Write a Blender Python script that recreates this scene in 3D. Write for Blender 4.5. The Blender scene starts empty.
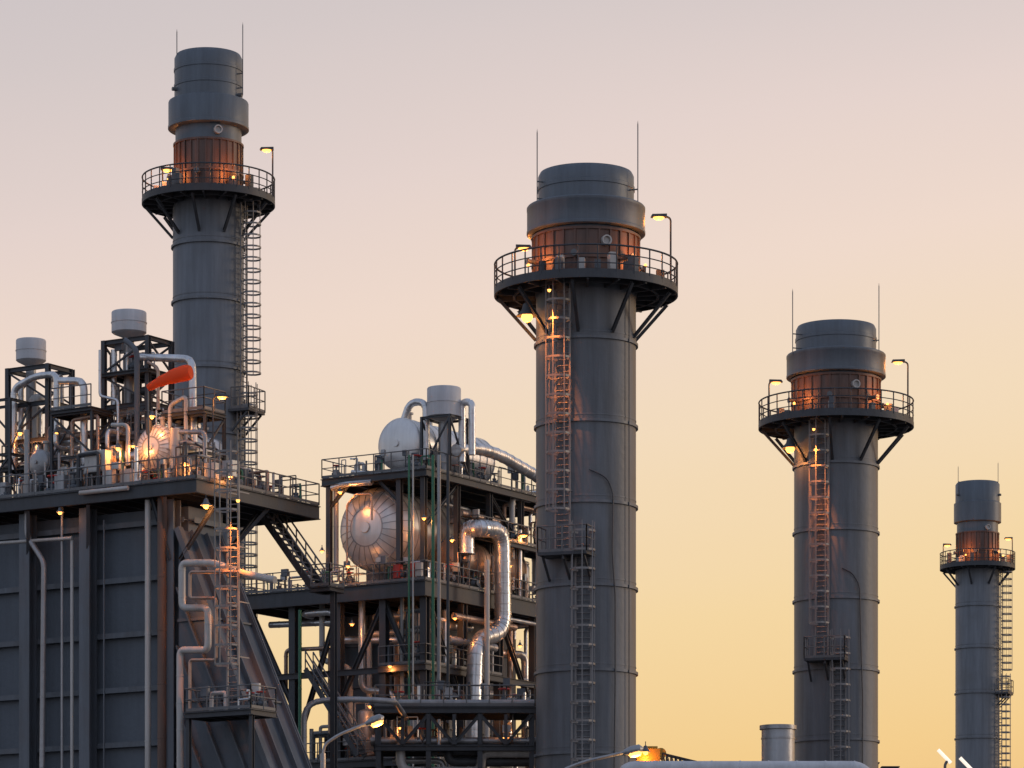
import bpy, math, random
from mathutils import Vector
random.seed(7)
FP=3600.0; HZ=1060.0; CZ=2.0
sc=bpy.context.scene
COL=sc.collection
def V(*a): return Vector(a)
def W(px,py,d): return V((px-512)/FP*d, d, CZ+(HZ-py)/FP*d)
ZUP=V(0,0,1)

# ------------------------------------------------------------------ site frames
class Site:
    def __init__(s,x,y,deg):
        a=math.radians(deg); s.o=V(x,y,0); s.u=V(-math.cos(a),math.sin(a),0); s.v=V(math.sin(a),math.cos(a),0)
    def p(s,u,v,z): return s.o+s.u*u+s.v*v+V(0,0,z)
    def at(s,px,py,u=None,v=None,z=None):
        k=(px-512)/FP
        if u is None:
            u=(k*(s.o.y+v*s.v.y)-s.o.x-v*s.v.x)/(s.u.x-k*s.u.y)
        else:
            v=(k*(s.o.y+u*s.u.y)-s.o.x-u*s.u.x)/(s.v.x-k*s.v.y)
        q=s.p(u,v,0)
        q.z=CZ+(HZ-py)/FP*q.y if z is None else z
        return q
    def uof(s,q): return (V(q.x,q.y,0)-s.o).dot(s.u)
    def vof(s,q): return (V(q.x,q.y,0)-s.o).dot(s.v)

# ------------------------------------------------------------------ materials
def mat(name,col,metal=0.0,rough=0.55,var=0.22,rust=0.0,rustcol=(0.16,0.07,0.03),streak=True,bump=0.15,scale=0.6):
    m=bpy.data.materials.new(name); m.use_nodes=True
    nt=m.node_tree; n=nt.nodes; l=nt.links
    b=n['Principled BSDF']
    tc=n.new('ShaderNodeTexCoord'); mp=n.new('ShaderNodeMapping')
    mp.inputs['Scale'].default_value=(2.2,2.2,0.16) if streak else (1,1,1)
    l.new(tc.outputs['Object'],mp.inputs['Vector'])
    n1=n.new('ShaderNodeTexNoise'); n1.inputs['Scale'].default_value=scale; n1.inputs['Detail'].default_value=8; n1.inputs['Roughness'].default_value=0.65
    l.new(mp.outputs['Vector'],n1.inputs['Vector'])
    n2=n.new('ShaderNodeTexNoise'); n2.inputs['Scale'].default_value=0.35; n2.inputs['Detail'].default_value=6
    l.new(tc.outputs['Object'],n2.inputs['Vector'])
    r=n.new('ShaderNodeValToRGB')
    r.color_ramp.elements[0].position=0.3; r.color_ramp.elements[1].position=0.72
    r.color_ramp.elements[0].color=[c*(1-var*1.4) for c in col]+[1]
    r.color_ramp.elements[1].color=[min(1,c*(1+var)) for c in col]+[1]
    l.new(n1.outputs['Fac'],r.inputs['Fac'])
    mx=n.new('ShaderNodeMix'); mx.data_type='RGBA'
    l.new(r.outputs['Color'],mx.inputs['A'])
    mx.inputs['B'].default_value=[*rustcol,1]
    rr=n.new('ShaderNodeMapRange'); rr.inputs['From Min'].default_value=0.52; rr.inputs['From Max'].default_value=0.75
    rr.inputs['To Max'].default_value=rust
    l.new(n2.outputs['Fac'],rr.inputs['Value']); l.new(rr.outputs['Result'],mx.inputs['Factor'])
    l.new(mx.outputs['Result'],b.inputs['Base Color'])
    mr=n.new('ShaderNodeMapRange'); mr.inputs['To Min'].default_value=max(0.05,rough-0.15); mr.inputs['To Max'].default_value=min(1,rough+0.15)
    l.new(n1.outputs['Fac'],mr.inputs['Value']); l.new(mr.outputs['Result'],b.inputs['Roughness'])
    b.inputs['Metallic'].default_value=metal
    if bump>0:
        n3=n.new('ShaderNodeTexNoise'); n3.inputs['Scale'].default_value=2.5; n3.inputs['Detail'].default_value=4
        l.new(tc.outputs['Object'],n3.inputs['Vector'])
        bp=n.new('ShaderNodeBump'); bp.inputs['Strength'].default_value=bump; bp.inputs['Distance'].default_value=0.1
        l.new(n3.outputs['Fac'],bp.inputs['Height']); l.new(bp.outputs['Normal'],b.inputs['Normal'])
    return m
def emis(name,col,st):
    m=bpy.data.materials.new(name); m.use_nodes=True
    b=m.node_tree.nodes['Principled BSDF']
    b.inputs['Base Color'].default_value=[*col,1]; b.inputs['Emission Color'].default_value=[*col,1]; b.inputs['Emission Strength'].default_value=st
    return m
M_STACK=mat('stack_paint',(0.172,0.185,0.203),0.1,0.5,0.26,0.5,(0.12,0.12,0.12))
M_CAP=mat('stack_cap_paint',(0.128,0.150,0.175),0.1,0.45,0.22,0.3,(0.10,0.108,0.118))
M_NECK=mat('glow_tinted_cladding',(0.15,0.09,0.07),0.2,0.5,0.4,0.8,(0.22,0.095,0.05))  # orange lamp glow over grey steel, put into the base colour
M_DARK=mat('dark_steel_paint',(0.06,0.065,0.073),0.1,0.55,0.25,0.4,(0.09,0.055,0.04))
M_STEEL=mat('grey_steel_paint',(0.128,0.143,0.163),0.1,0.5,0.25,0.4,(0.12,0.085,0.07))
M_WALL=mat('casing_panel_paint',(0.108,0.127,0.152),0.05,0.55,0.2,0.4,(0.085,0.092,0.10),bump=0.25,scale=0.3)
M_RAIL=mat('galvanised_rail',(0.16,0.163,0.168),0.2,0.5,0.2,0.4,bump=0)
M_LAD=mat('galvanised_ladder',(0.26,0.25,0.245),0.2,0.5,0.2,0.3,bump=0)
M_LAG=mat('aluminium_lagging',(0.72,0.72,0.72),0.75,0.32,0.2,0.4,(0.45,0.41,0.38),bump=0.35)
M_DRUM=mat('bright_vessel_cladding',(0.78,0.77,0.75),0.45,0.36,0.14,0.3,(0.52,0.44,0.38),bump=0.2)
M_LAGD=mat('dull_lagging',(0.38,0.38,0.385),0.5,0.42,0.22,0.4,(0.22,0.17,0.13),bump=0.3)
M_WHITE=mat('white_paint',(0.60,0.60,0.61),0.0,0.5,0.15,0.25,(0.35,0.30,0.26))
M_PIPEW=mat('pale_pipe_paint',(0.54,0.52,0.49),0.1,0.45,0.2,0.4,(0.32,0.22,0.16))
M_COPPER=mat('warm_toned_lagging',(0.50,0.35,0.27),0.6,0.4,0.25,0.5,(0.34,0.18,0.10),bump=0.3)  # warm copper-toned lagging with browner patches
M_RUST=mat('rust_brown_steel',(0.17,0.105,0.08),0.1,0.6,0.3,0.6)
M_GREEN=mat('green_pipe_paint',(0.05,0.20,0.12),0.1,0.5,0.2,0.2)
M_RED=mat('red_paint',(0.50,0.04,0.03),0.0,0.5,0.2,0.1)
M_YEL=mat('yellow_paint',(0.70,0.36,0.04),0.0,0.5,0.2,0.3)
M_GROUND=mat('gravel_ground',(0.12,0.11,0.10),0,0.9,0.3,0.3,streak=False)
M_BULB=emis('sodium_bulb',(1.0,0.42,0.09),3.4)
M_TUBE=emis('white_lamp_glow',(1.0,0.85,0.70),.95)
def fabric():
    m=bpy.data.materials.new('windsock_fabric'); m.use_nodes=True; nt=m.node_tree; n=nt.nodes; l=nt.links
    b=n['Principled BSDF']; b.inputs['Base Color'].default_value=(1.0,.19,.06,1); b.inputs['Roughness'].default_value=.8
    t=n.new('ShaderNodeBsdfTranslucent'); t.inputs['Color'].default_value=(1,.25,.07,1)
    w=n.new('ShaderNodeTexNoise'); w.inputs['Scale'].default_value=2; bp=n.new('ShaderNodeBump'); bp.inputs['Strength'].default_value=.8; l.new(w.outputs[0],bp.inputs['Height']); l.new(bp.outputs[0],b.inputs['Normal'])
    mx=n.new('ShaderNodeMixShader'); mx.inputs[0].default_value=.5; l.new(b.outputs[0],mx.inputs[1]); l.new(t.outputs[0],mx.inputs[2]); l.new(mx.outputs[0],n['Material Output'].inputs[0]); return m
M_ORANGE=fabric()

# ------------------------------------------------------------------ geometry accumulator
class G:
    def __init__(s): s.v=[]; s.f=[]; s.sm=[]
    def add(s,vs,fs,smooth=False):
        o=len(s.v); s.v+=[tuple(a) for a in vs]; s.f+=[tuple(i+o for i in f) for f in fs]; s.sm+=[smooth]*len(fs)
        return s
    def box(s,c,sx,sy,sz,ux=V(1,0,0),uy=V(0,1,0),uz=ZUP):
        a=ux*(sx/2); b=uy*(sy/2); d=uz*(sz/2)
        vs=[c+a*i+b*j+d*k for k in(-1,1) for j in(-1,1) for i in(-1,1)]
        return s.add(vs,[(0,2,3,1),(4,5,7,6),(0,1,5,4),(2,6,7,3),(0,4,6,2),(1,3,7,5)])
    def fbox(s,S,u0,u1,v0,v1,z0,z1):
        return s.box(S.p((u0+u1)/2,(v0+v1)/2,(z0+z1)/2),abs(u1-u0),abs(v1-v0),abs(z1-z0),S.u,S.v)
    def beam(s,p,q,w,h,side=None):
        d=(q-p); L=d.length
        if L<1e-6: return s
        d=d/L
        if side is None:
            side=d.cross(ZUP)
            side=V(1,0,0) if side.length<1e-3 else side.normalized()
        else: side=(side-d*side.dot(d)).normalized()
        up=side.cross(d)
        return s.box((p+q)/2,w,L,h,side,d,up)
    def ibeam(s,p,q,w,h,side=None):
        d=(q-p).normalized()
        if side is None:
            side=d.cross(ZUP); side=V(1,0,0) if side.length<1e-3 else side.normalized()
        else: side=(side-d*side.dot(d)).normalized()
        up=side.cross(d); t=min(w,h)*0.12
        s.beam(p+up*(h/2-t/2),q+up*(h/2-t/2),w,t,side); s.beam(p-up*(h/2-t/2),q-up*(h/2-t/2),w,t,side)
        return s.beam(p,q,t,h-2*t+0.004,side)
    def lathe(s,c,prof,seg=48,a0=0,a1=2*math.pi,axis=ZUP,capends=False):
        ax=axis.normalized(); e1=ax.cross(V(0,1,0)); 
        if e1.length<1e-3: e1=V(1,0,0)
        e1.normalize(); e2=ax.cross(e1)
        full=abs(a1-a0-2*math.pi)<1e-6; n=seg if full else seg+1
        vs=[];fs=[]
        for r,h in prof:
            for i in range(n):
                a=a0+(a1-a0)*i/seg
                vs.append(c+ax*h+e1*(r*math.cos(a))+e2*(r*math.sin(a)))
        for j in range(len(prof)-1):
            for i in range(seg):
                i2=(i+1)%n
                fs.append((j*n+i,j*n+i2,(j+1)*n+i2,(j+1)*n+i))
        s.add(vs,fs,True)
        if capends and full:
            s.add(vs[:n],[tuple(range(n))]); s.add(vs[-n:],[tuple(range(n))])
        return s
    def cyl(s,p,q,r,seg=12,cap=True):
        d=q-p
        return s.lathe(p,[(r,0),(r,d.length)],seg,axis=d,capends=cap)
    def tube(s,pts,r,seg=10,bend=None,closed=False,nb=6,rf=None,cap=True):
        pts=[V(*p) for p in pts]
        if bend is None: bend=r*2.2
        P=[]
        n=len(pts)
        for i,p in enumerate(pts):
            if bend>0 and ((0<i<n-1)):
                a=(pts[i-1]-p); b=(pts[i+1]-p)
                la,lb=a.length,b.length
                bb=min(bend,la*0.49,lb*0.49)
                if la>1e-5 and lb>1e-5:
                    A=p+a.normalized()*bb; B=p+b.normalized()*bb
                    for k in range(nb):
                        t=k/(nb-1); P.append(A*(1-t)**2+p*2*t*(1-t)+B*t*t)
                    continue
            P.append(p)
        Q=[P[0]]
        for p in P[1:]:
            if (p-Q[-1]).length>1e-5: Q.append(p)
        P=Q; n=len(P)
        if n<2: return s
        t0=(P[1]-P[0]).normalized(); e=t0.cross(ZUP)
        if e.length<1e-2: e=t0.cross(V(1,0,0))
        e.normalize(); vs=[]
        for i in range(n):
            if closed: t=(P[(i+1)%n]-P[i-1]).normalized()
            else: t=(P[min(i+1,n-1)]-P[max(i-1,0)]).normalized()
            e=(e-t*e.dot(t)); e.normalize(); f=t.cross(e)
            rr=r*(rf(i/(n-1)) if rf else 1)
            for k in range(seg):
                a=2*math.pi*k/seg; vs.append(P[i]+e*(rr*math.cos(a))+f*(rr*math.sin(a)))
        fs=[]
        m=n if closed else n-1
        for i in range(m):
            i2=(i+1)%n
            for k in range(seg):
                k2=(k+1)%seg; fs.append((i*seg+k,i*seg+k2,i2*seg+k2,i2*seg+k))
        s.add(vs,fs,seg>4)
        if not closed and cap: s.add(vs[:seg]+vs[-seg:],[tuple(range(seg))[::-1],tuple(range(seg,2*seg))])
        s.path=P
        return s
    def rail(s,pts,h=1.15,sp=1.4,r=0.035,toe=True,closed=False):
        pts=list(pts)
        n=len(pts)
        segs=[(pts[i],pts[(i+1)%n]) for i in range(n if closed else n-1)]
        for a,b in segs:
            L=(b-a).length; k=max(1,round(L/sp))
            for i in range(k+1):
                if i==k and closed: continue
                q=a.lerp(b,i/k); s.tube([q,q+V(0,0,h)],r,5,0)
            for f in (1.0,0.52): s.tube([a+V(0,0,h*f),b+V(0,0,h*f)],r if f==1 else r*0.8,5,0)
            if toe: s.beam(a+V(0,0,0.09),b+V(0,0,0.09),0.012,0.16)
        return s
    def ladder(s,x,y,z0,z1,nrm,w=0.55,cage=True,cage0=2.2,off=0.0,cr=0.42,k=1.0,hs=1.05):
        nrm=nrm.normalized(); t=V(-nrm.y,nrm.x,0); b=V(x,y,0)+nrm*off
        for sg in(-1,1): s.beam(b+t*(sg*w/2)+V(0,0,z0),b+t*(sg*w/2)+V(0,0,z1),0.09*k,0.09,t)
        z=z0+0.2
        while z<z1: s.tube([b-t*(w/2)+V(0,0,z),b+t*(w/2)+V(0,0,z)],0.03*k,4,0); z+=0.36
        if cage:
            z=z0+cage0
            while z<=z1+1.0:
                arc=[]
                for i in range(11):
                    a=math.radians(-155+31*i)
                    arc.append(b+nrm*(cr+cr*math.cos(a))+t*(cr*1.08*math.sin(a))+V(0,0,z))
                for i in range(10): s.beam(arc[i],arc[i+1],0.03*k,0.10*k)
                z+=hs
            for a in (-110,-55,0,55,110):
                a=math.radians(a); c=b+nrm*(cr+cr*math.cos(a))+t*(cr*1.08*math.sin(a))
                s.beam(c+V(0,0,z0+cage0),c+V(0,0,z1+1.0),0.05*k,0.03*k,t)
        return s
    def build(s,name,m,root=None,origin=None,smooth_angle=38):
        me=bpy.data.meshes.new(name)
        o=root.location if root is not None else origin
        me.from_pydata([(a[0]-o[0],a[1]-o[1],a[2]-o[2]) for a in s.v],[],s.f)
        me.polygons.foreach_set('use_smooth',s.sm)
        me.update()
        if any(s.sm): me.set_sharp_from_angle(angle=math.radians(smooth_angle))
        me.materials.append(m)
        ob=bpy.data.objects.new(name,me); COL.objects.link(ob)
        if root is None: ob.location=o
        return ob

def thing(name,label,cat,loc,group=None):
    e=bpy.data.objects.new(name,None); e.location=loc; e.empty_display_size=0.3; COL.objects.link(e)
    e['label']=label; e['category']=cat
    if group: e['group']=group
    return e
def part(root,name,g,m,label=None,sub=None):
    o=g.build(name,m,root); o.parent=sub if sub is not None else root
    if label: o['label']=label
    return o
def single(name,label,cat,g,m,loc,group=None):
    o=g.build(name,m,None,V(*loc)); o['label']=label; o['category']=cat
    if group: o['group']=group
    return o
def light(root,par,pos,power,col=(1.0,0.34,0.08),rad=0.12,spot=None):
    L=bpy.data.lights.new('lamp_light','SPOT' if spot else 'POINT'); L.energy=power; L.color=col; L.shadow_soft_size=rad
    o=bpy.data.objects.new('lamp_light',L); o.location=pos-root.location; o.parent=par; COL.objects.link(o)
    if spot:
        L.spot_size=math.radians(spot[1]); L.spot_blend=0.9; o.rotation_euler=(spot[0]-pos).to_track_quat('-Z','Y').to_euler()
    return o

# ------------------------------------------------------------------ lamps
def post_lamp(base,h,armdir,arm=0.9,power=250,sz=1.0,grp='floodlight posts on the chimney platforms',label='slim platform lamp post with glowing orange head',cat='lamp'):
    r=thing('platform_lamp',label,cat,base,grp)
    d=armdir.normalized(); top=base+V(0,0,h)
    g=G().tube([base,top,top+d*arm*0.6+V(0,0,0.12)],0.055*sz,6,0.25); part(r,'post',g,M_DARK)
    hc=top+d*arm+V(0,0,0.1)
    t=V(-d.y,d.x,0)
    g=G(); 
    vs=[hc+d*(a*0.42*sz)+t*(b*0.2*sz)+V(0,0,c) for a,b,c in [(-1,-1,-.05*sz),(1,-1,-.05*sz),(1,1,-.05*sz),(-1,1,-.05*sz),(-1,-.6,.12*sz),(.8,-.6,.1*sz),(.8,.6,.1*sz),(-1,.6,.12*sz)]]
    g.add(vs,[(0,1,2,3),(4,7,6,5),(0,4,5,1),(1,5,6,2),(2,6,7,3),(3,7,4,0)]); part(r,'lamp_head',g,M_DARK)
    g=G().lathe(hc+V(0,0,-0.21*sz),[(0.01,0),(0.2*sz,0.04*sz),(0.3*sz,0.14*sz)],12); b=part(r,'bulb',g,M_BULB)
    light(r,b,hc+V(0,0,-0.36*sz),power)
    return r
def bell_lamp(top,power=250,s=1.0,grp='bell shaped work lamps on the steelwork',label='bell shaped hanging work lamp glowing orange',spot=None):
    r=thing('work_lamp',label,'lamp',top,grp)
    part(r,'stem',G().tube([top,top-V(0,0,0.25*s)],0.03,6,0),M_DARK)
    c=top-V(0,0,0.25*s)
    part(r,'lamp_shade',G().lathe(c,[(0.04*s,0),(0.12*s,-0.05*s),(0.16*s,-0.22*s),(0.34*s,-0.42*s),(0.32*s,-0.42*s),(0.13*s,-0.2*s)],16),M_STEEL)
    g=G().lathe(c+V(0,0,-0.62*s),[(0.01,0),(0.12*s,0.04*s),(0.18*s,0.14*s),(0.17*s,0.22*s),(0.08*s,0.36*s)],12); b=part(r,'bulb',g,M_BULB)
    light(r,b,c-V(0,0,0.85*s),power,spot=spot)
    return r

# ------------------------------------------------------------------ chimneys
def chimney(cx,D,prof,shaft_half,plat_y,plat_half,neck_y,bands,rods,ladders,braces,label,rest,ribs=28,side=False):
    s=D/FP; base=V((cx-512)*s,D,0)
    z=lambda y:CZ+(HZ-y)*s
    root=thing('chimney',label,'chimney',base,'row of power plant chimneys')
    C=base.copy()
    part(root,'cap',G().lathe(C,[(h*s,z(y)) for h,y in prof],80),M_CAP)
    capbot=prof[-1][1]; nh=neck_y[2]
    g=G().lathe(C,[(nh*s,z(capbot)-0.002),(nh*s,z(plat_y)),],64)
    part(root,'neck',g,M_CAP)
    g=G(); zt=z(neck_y[0]); zb=z(plat_y)+0.05
    g.lathe(C,[(nh*s+0.03,zt),(nh*s+0.05,zt-0.02),(nh*s+0.05,zb)],64)
    nr=ribs
    for i in range(nr):
        a=2*math.pi*i/nr; d=V(math.cos(a),math.sin(a),0)
        p=C+d*(nh*s+0.09); g.beam(p+V(0,0,zb),p+V(0,0,zt),0.1,0.09,V(-d.y,d.x,0))
    for zz in (zt,(zt*0.45+zb*0.55)): g.lathe(C,[(nh*s+0.04,zz-0.09),(nh*s+0.16,zz-0.09),(nh*s+0.16,zz+0.05),(nh*s+0.04,zz+0.05)],64)
    part(root,'neck_cladding',g,M_NECK,'brown ribbed cladding with orange lamp glow in its colour')
    pr=[(nh*s,z(plat_y)-0.003),(shaft_half*s,z(plat_y)-0.5),(shaft_half*s,0)]
    part(root,'shaft',G().lathe(C,pr,80),M_STACK)
    g=G()
    for y in bands:
        zz=z(y); r=shaft_half*s
        g.lathe(C,[(r-0.01,zz-0.1),(r+0.13,zz-0.1),(r+0.13,zz+0.06),(r-0.01,zz+0.06)],80)
        g.lathe(C,[(r-0.01,zz+0.3),(r+0.02,zz+0.3),(r+0.02,zz+0.38),(r-0.01,zz+0.38)],80)
    part(root,'stiffener_ring',g,M_STACK)
    R=plat_half*s; r0=nh*s; zd=z(plat_y)
    fas=0.34
    g=G().lathe(C,[(r0+0.02,zd),(R,zd),(R,zd-fas),(R-0.12,zd-fas),(R-0.12,zd-0.08),(r0+0.02,zd-0.08)],72)
    g.lathe(C,[((R+r0)/2-.08,zd-0.09),((R+r0)/2-.08,zd-0.4),((R+r0)/2+.08,zd-0.4),((R+r0)/2+.08,zd-0.09)],72)
    nb=braces
    for i in range(nb*2):
        a=2*math.pi*(i+0.5)/(nb*2); d=V(math.cos(a),math.sin(a),0)
        g.beam(C+d*r0+V(0,0,zd-0.26),C+d*(R-0.13)+V(0,0,zd-0.26),0.12,0.34)
    plat=part(root,'platform',g,M_DARK)
    for i in range(nb):
        a=2*math.pi*(i+0.5)/nb; d=V(math.cos(a),math.sin(a),0)
        dz=(R-shaft_half*s)*1.0
        g=G().ibeam(C+d*(R-0.25)+V(0,0,zd-0.45),C+d*(shaft_half*s)+V(0,0,zd-0.45-dz),0.17,0.18)
        part(root,'bracket',g,M_DARK,sub=plat)
    g=G(); n=30; rh=1.55
    for i in range(n):
        a=2*math.pi*i/n; d=V(math.cos(a),math.sin(a),0); p=C+d*(R-0.04)
        g.tube([p+V(0,0,zd-0.2),p+V(0,0,zd+rh)],0.045,5,0)
    for f,rr in ((1,0.055),(0.66,0.035),(0.33,0.035)):
        g.tube([C+V((R-0.04)*math.cos(2*math.pi*i/64),(R-0.04)*math.sin(2*math.pi*i/64),zd+rh*f) for i in range(64)],rr,6,0,closed=True)
    g.lathe(C,[(R-0.03,zd),(R-0.03,zd+0.17),(R-0.05,zd+0.17),(R-0.05,zd)],64)
    part(root,'railing',g,M_DARK,sub=plat)
    rs=random.Random(int(cx))
    for i in range(14):
        a=rs.uniform(0,6.28); d=V(math.cos(a),math.sin(a),0); rr=r0+(R-r0)*rs.uniform(0.3,0.75)
        w=rs.uniform(0.25,0.6); h=rs.uniform(0.5,1.2)
        g=G().box(C+d*rr+V(0,0,zd+0.3+h/2),w,0.35,h,d,V(-d.y,d.x,0))
        for sg in(-1,1): g.beam(C+d*(rr+sg*w*0.4)+V(0,0,zd),C+d*(rr+sg*w*0.4)+V(0,0,zd+0.31),0.05,0.05)
        part(root,'monitoring_cabinet',g,(M_PIPEW,M_RAIL,M_STEEL,M_DARK)[i%4])
    for i in range(6):
        a=i*1.05+0.3; d=V(math.cos(a),math.sin(a),0)
        g=G().cyl(C+d*(r0)+V(0,0,zd+1.5),C+d*(r0+0.55)+V(0,0,zd+1.5),0.14,10); g.cyl(C+d*(r0+0.5)+V(0,0,zd+1.5),C+d*(r0+0.6)+V(0,0,zd+1.5),0.2,10)
        part(root,'sampling_port',g,M_RAIL)
    a=math.radians(-70); d=V(math.cos(a),math.sin(a),0); zz=z(neck_y[1])
    g=G().lathe(C+d*(nh*s)+V(0,0,zz),[(0.30,0),(0.30,0.35),(0.22,0.35),(0.22,0.2),(0.01,0.2)],20,axis=d)
    part(root,'inspection_port',g,M_PIPEW)
    for (x,y0,y1) in rods:
        sg=1 if x>cx else -1
        a=math.radians(-25) if sg>0 else math.radians(205)
        rad=abs(x-cx)*s/math.cos(math.radians(25)); rad=max(rad,prof[2][0]*s+0.1)
        d=V(math.cos(a),math.sin(a),0); p=C+d*rad
        g=G().tube([p+V(0,0,z(y1)),p+V(0,0,z(y0)+.5)],0.035,6,0); g.lathe(p,[(0.035,z(y0)+.5),(0.001,z(y0)+0.8)],6)
        g.beam(p+V(0,0,z(y1)),C+d*(prof[2][0]*s-.05)+V(0,0,z(y1)),0.07,0.07); g.beam(p+V(0,0,z(y1)+1),C+d*(prof[2][0]*s-.05)+V(0,0,z(y1)+1),0.07,0.07)
        g.cyl(C+d*(prof[2][0]*s-.05)+V(0,0,z(y1)-0.5),C+d*(prof[2][0]*s+.45)+V(0,0,z(y1)-0.5),0.14,8)
        g.beam(p+V(0,0,z(y1)-.5),p+V(0,0,z(y1)),0.06,0.06)
        part(root,'lightning_rod',g,M_RAIL)
    for (ang,yt,yb) in ladders:
        a=math.radians(ang); d=V(math.cos(a),math.sin(a),0); t=V(-d.y,d.x,0)
        r=shaft_half*s+0.28
        g=G().ladder(C.x+d.x*r,C.y+d.y*r,z(yb),z(yt),d,w=0.9,cr=0.62 if side else .66,k=1.2,hs=.8 if side else 1.1)
        zz=z(yb)+1
        while zz<z(yt):
            for sg in (-1,1): g.beam(C+d*(shaft_half*s-.02)+t*sg*.45+V(0,0,zz),C+d*(r+.02)+t*sg*.45+V(0,0,zz),0.05,0.07)
            zz+=2.4
        part(root,'ladder',g,M_LAD)
    for (ang,y,wd) in rest:
        a=math.radians(ang); d=V(math.cos(a),math.sin(a),0); t=V(-d.y,d.x,0)
        zz=z(y); r=shaft_half*s; dp=1.35; c=C+d*(r+dp/2-0.15)
        g=G().box(c+V(0,0,zz-0.09),dp+.3,wd,0.18,d,t)
        for sg in(-1,0,1): 
            g.beam(C+d*(r+dp-0.2)+t*(sg*wd*0.42)+V(0,0,zz-0.2),C+d*(r-.1)+t*(sg*wd*0.42)+V(0,0,zz-1.5),0.12,0.12)
        g.box(c+V(0,0,zz-0.3),dp,0.14,0.22,d,t)
        lp=part(root,'rest_platform',g,M_DARK)
        g=G().rail([C+d*(r-.05)+t*wd/2+V(0,0,zz),C+d*(r+dp)+t*wd/2+V(0,0,zz),C+d*(r+dp)-t*wd/2+V(0,0,zz),C+d*(r-.05)-t*wd/2+V(0,0,zz)],1.5,0.8,0.045)
        part(root,'railing',g,M_RAIL,sub=lp)
    return root,C,s,z

profB=[(40,235),(42,174),(46,174),(48,178),(48,188),(48.8,188.5),(48.8,192),(48,192.5),(48,206),(49.5,207),(58.5,208),(59.3,209),(59.3,212),(59,212.5),(59,232),(59.4,232.5),(59.4,235),(58.8,235.5),(53,236)]
r2,C2,s2,z2=chimney(586,212,profB,50,291,92,(239,252,52),(346,428,508,590,674,756,840,920,1000),[(537,148,204),(637,140,212)],
   [(-116,300,556),(-94,548,1045)],9,'tall dark grey chimney with ring platform and caged ladder',[(-110,561,3.0)])
def scaleprof(p,k,ytop0,ytop): return [(h*k,ytop+(y-ytop0)*k) for h,y in p]
profC=scaleprof(profB,0.835,174,327)
r3,C3,s3,z3=chimney(836,257,profC,41.8,424,77.5,(381,392,43),(468,534,602,672,742,806,876,946),[(791,304,352),(877,298,358)],
   [(-113,430,660),(-91,650,1045)],9,'tall dark grey chimney with round platform and two lamp posts',[(-106,664,2.9)])
profA=[(28,130),(29,56),(32,56),(34,60),(34,70),(34.6,70.5),(34.6,73),(34,73.5),(34,86),(34.6,86.5),(34.6,89),(34,89.5),(34,101),(35,102),(39.6,103),(40,104),(40,127),(40.4,127.5),(40.4,130),(39.8,130.5),(33,131)]
r1,C1,s1,z1=chimney(208.5,253,profA,35.5,201,66.5,(146,138,33),(248,304,372,437,507,577),[(181,44,86),(244,38,92)],
   [(-22,207,408),(-30,402,1045)],9,'slender dark grey chimney rising behind the boiler deck',[(-24,414,2.4)],side=True)
profD=[(18,523),(18.5,483),(20.5,483),(22,485),(22,503),(23.5,504),(23.5,523),(20,524)]
r4,C4,s4,z4=chimney(977.5,414,profD,22,567,37.5,(534,530,20.5),(607,649,694,739,784),[(957,474,492),(995,470,492)],
   [(-20,572,690),(-30,684,1045)],8,'distant slender grey chimney with a ring platform',[(-20,694,2.6)],side=True)

def chim_lamps(C,s,z,R,plat_y,items):
    for (x,ytop,armpx,pw,back) in items:
        dx=x*s; yy=math.sqrt(max(0,(R*s)**2-dx*dx))*(1 if back else -1)
        base=C+V(dx,yy,z(plat_y))
        post_lamp(base,(plat_y-ytop)*s,V(-1 if x>0 else 1,0.0,0),abs(armpx)*s,pw,1.15)
chim_lamps(C2,s2,z2,91,291,[(86,211,12,50,True),(-71,236,9,50,True)])
chim_lamps(C3,s3,z3,76.5,424,[(74,359,10,50,True),(-64,375,7,50,True)])
chim_lamps(C1,s1,z1,65.5,201,[(63,146,6,50,True),(-50,160,5,50,True)])
chim_lamps(C4,s4,z4,37,567,[(36,538,4,50,True),(-32,543,4,50,True)])
def neck_lights(C,s,z,nh,plat_y,angs,pw):
    for a in angs:
        a=math.radians(a); d=V(math.cos(a),math.sin(a),0)
        b=C+d*(nh*s+1.1)+V(0,0,z(plat_y))
        r=thing('work_lamp','small bulkhead lamp standing on the chimney platform floor','lamp',b,'small lamps lighting the chimney necks')
        part(r,'stem',G().tube([b,b+V(0,0,0.9)],0.04,6,0),M_DARK)
        g=G().lathe(b+V(0,0,0.9),[(0.07,0),(0.09,0.05),(0.08,0.15),(0.01,0.18)],10); bl=part(r,'bulb',g,M_BULB)
        light(r,bl,b+V(0,0,1.5),pw,(1,.3,.06))
neck_lights(C2,s2,z2,52,291,(-145,-35),150)
neck_lights(C3,s3,z3,43,424,(-140,-35),120)
neck_lights(C1,s1,z1,33,201,(-140,-55),120)
neck_lights(C4,s4,z4,20.5,567,(-120,-40),130)
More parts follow.
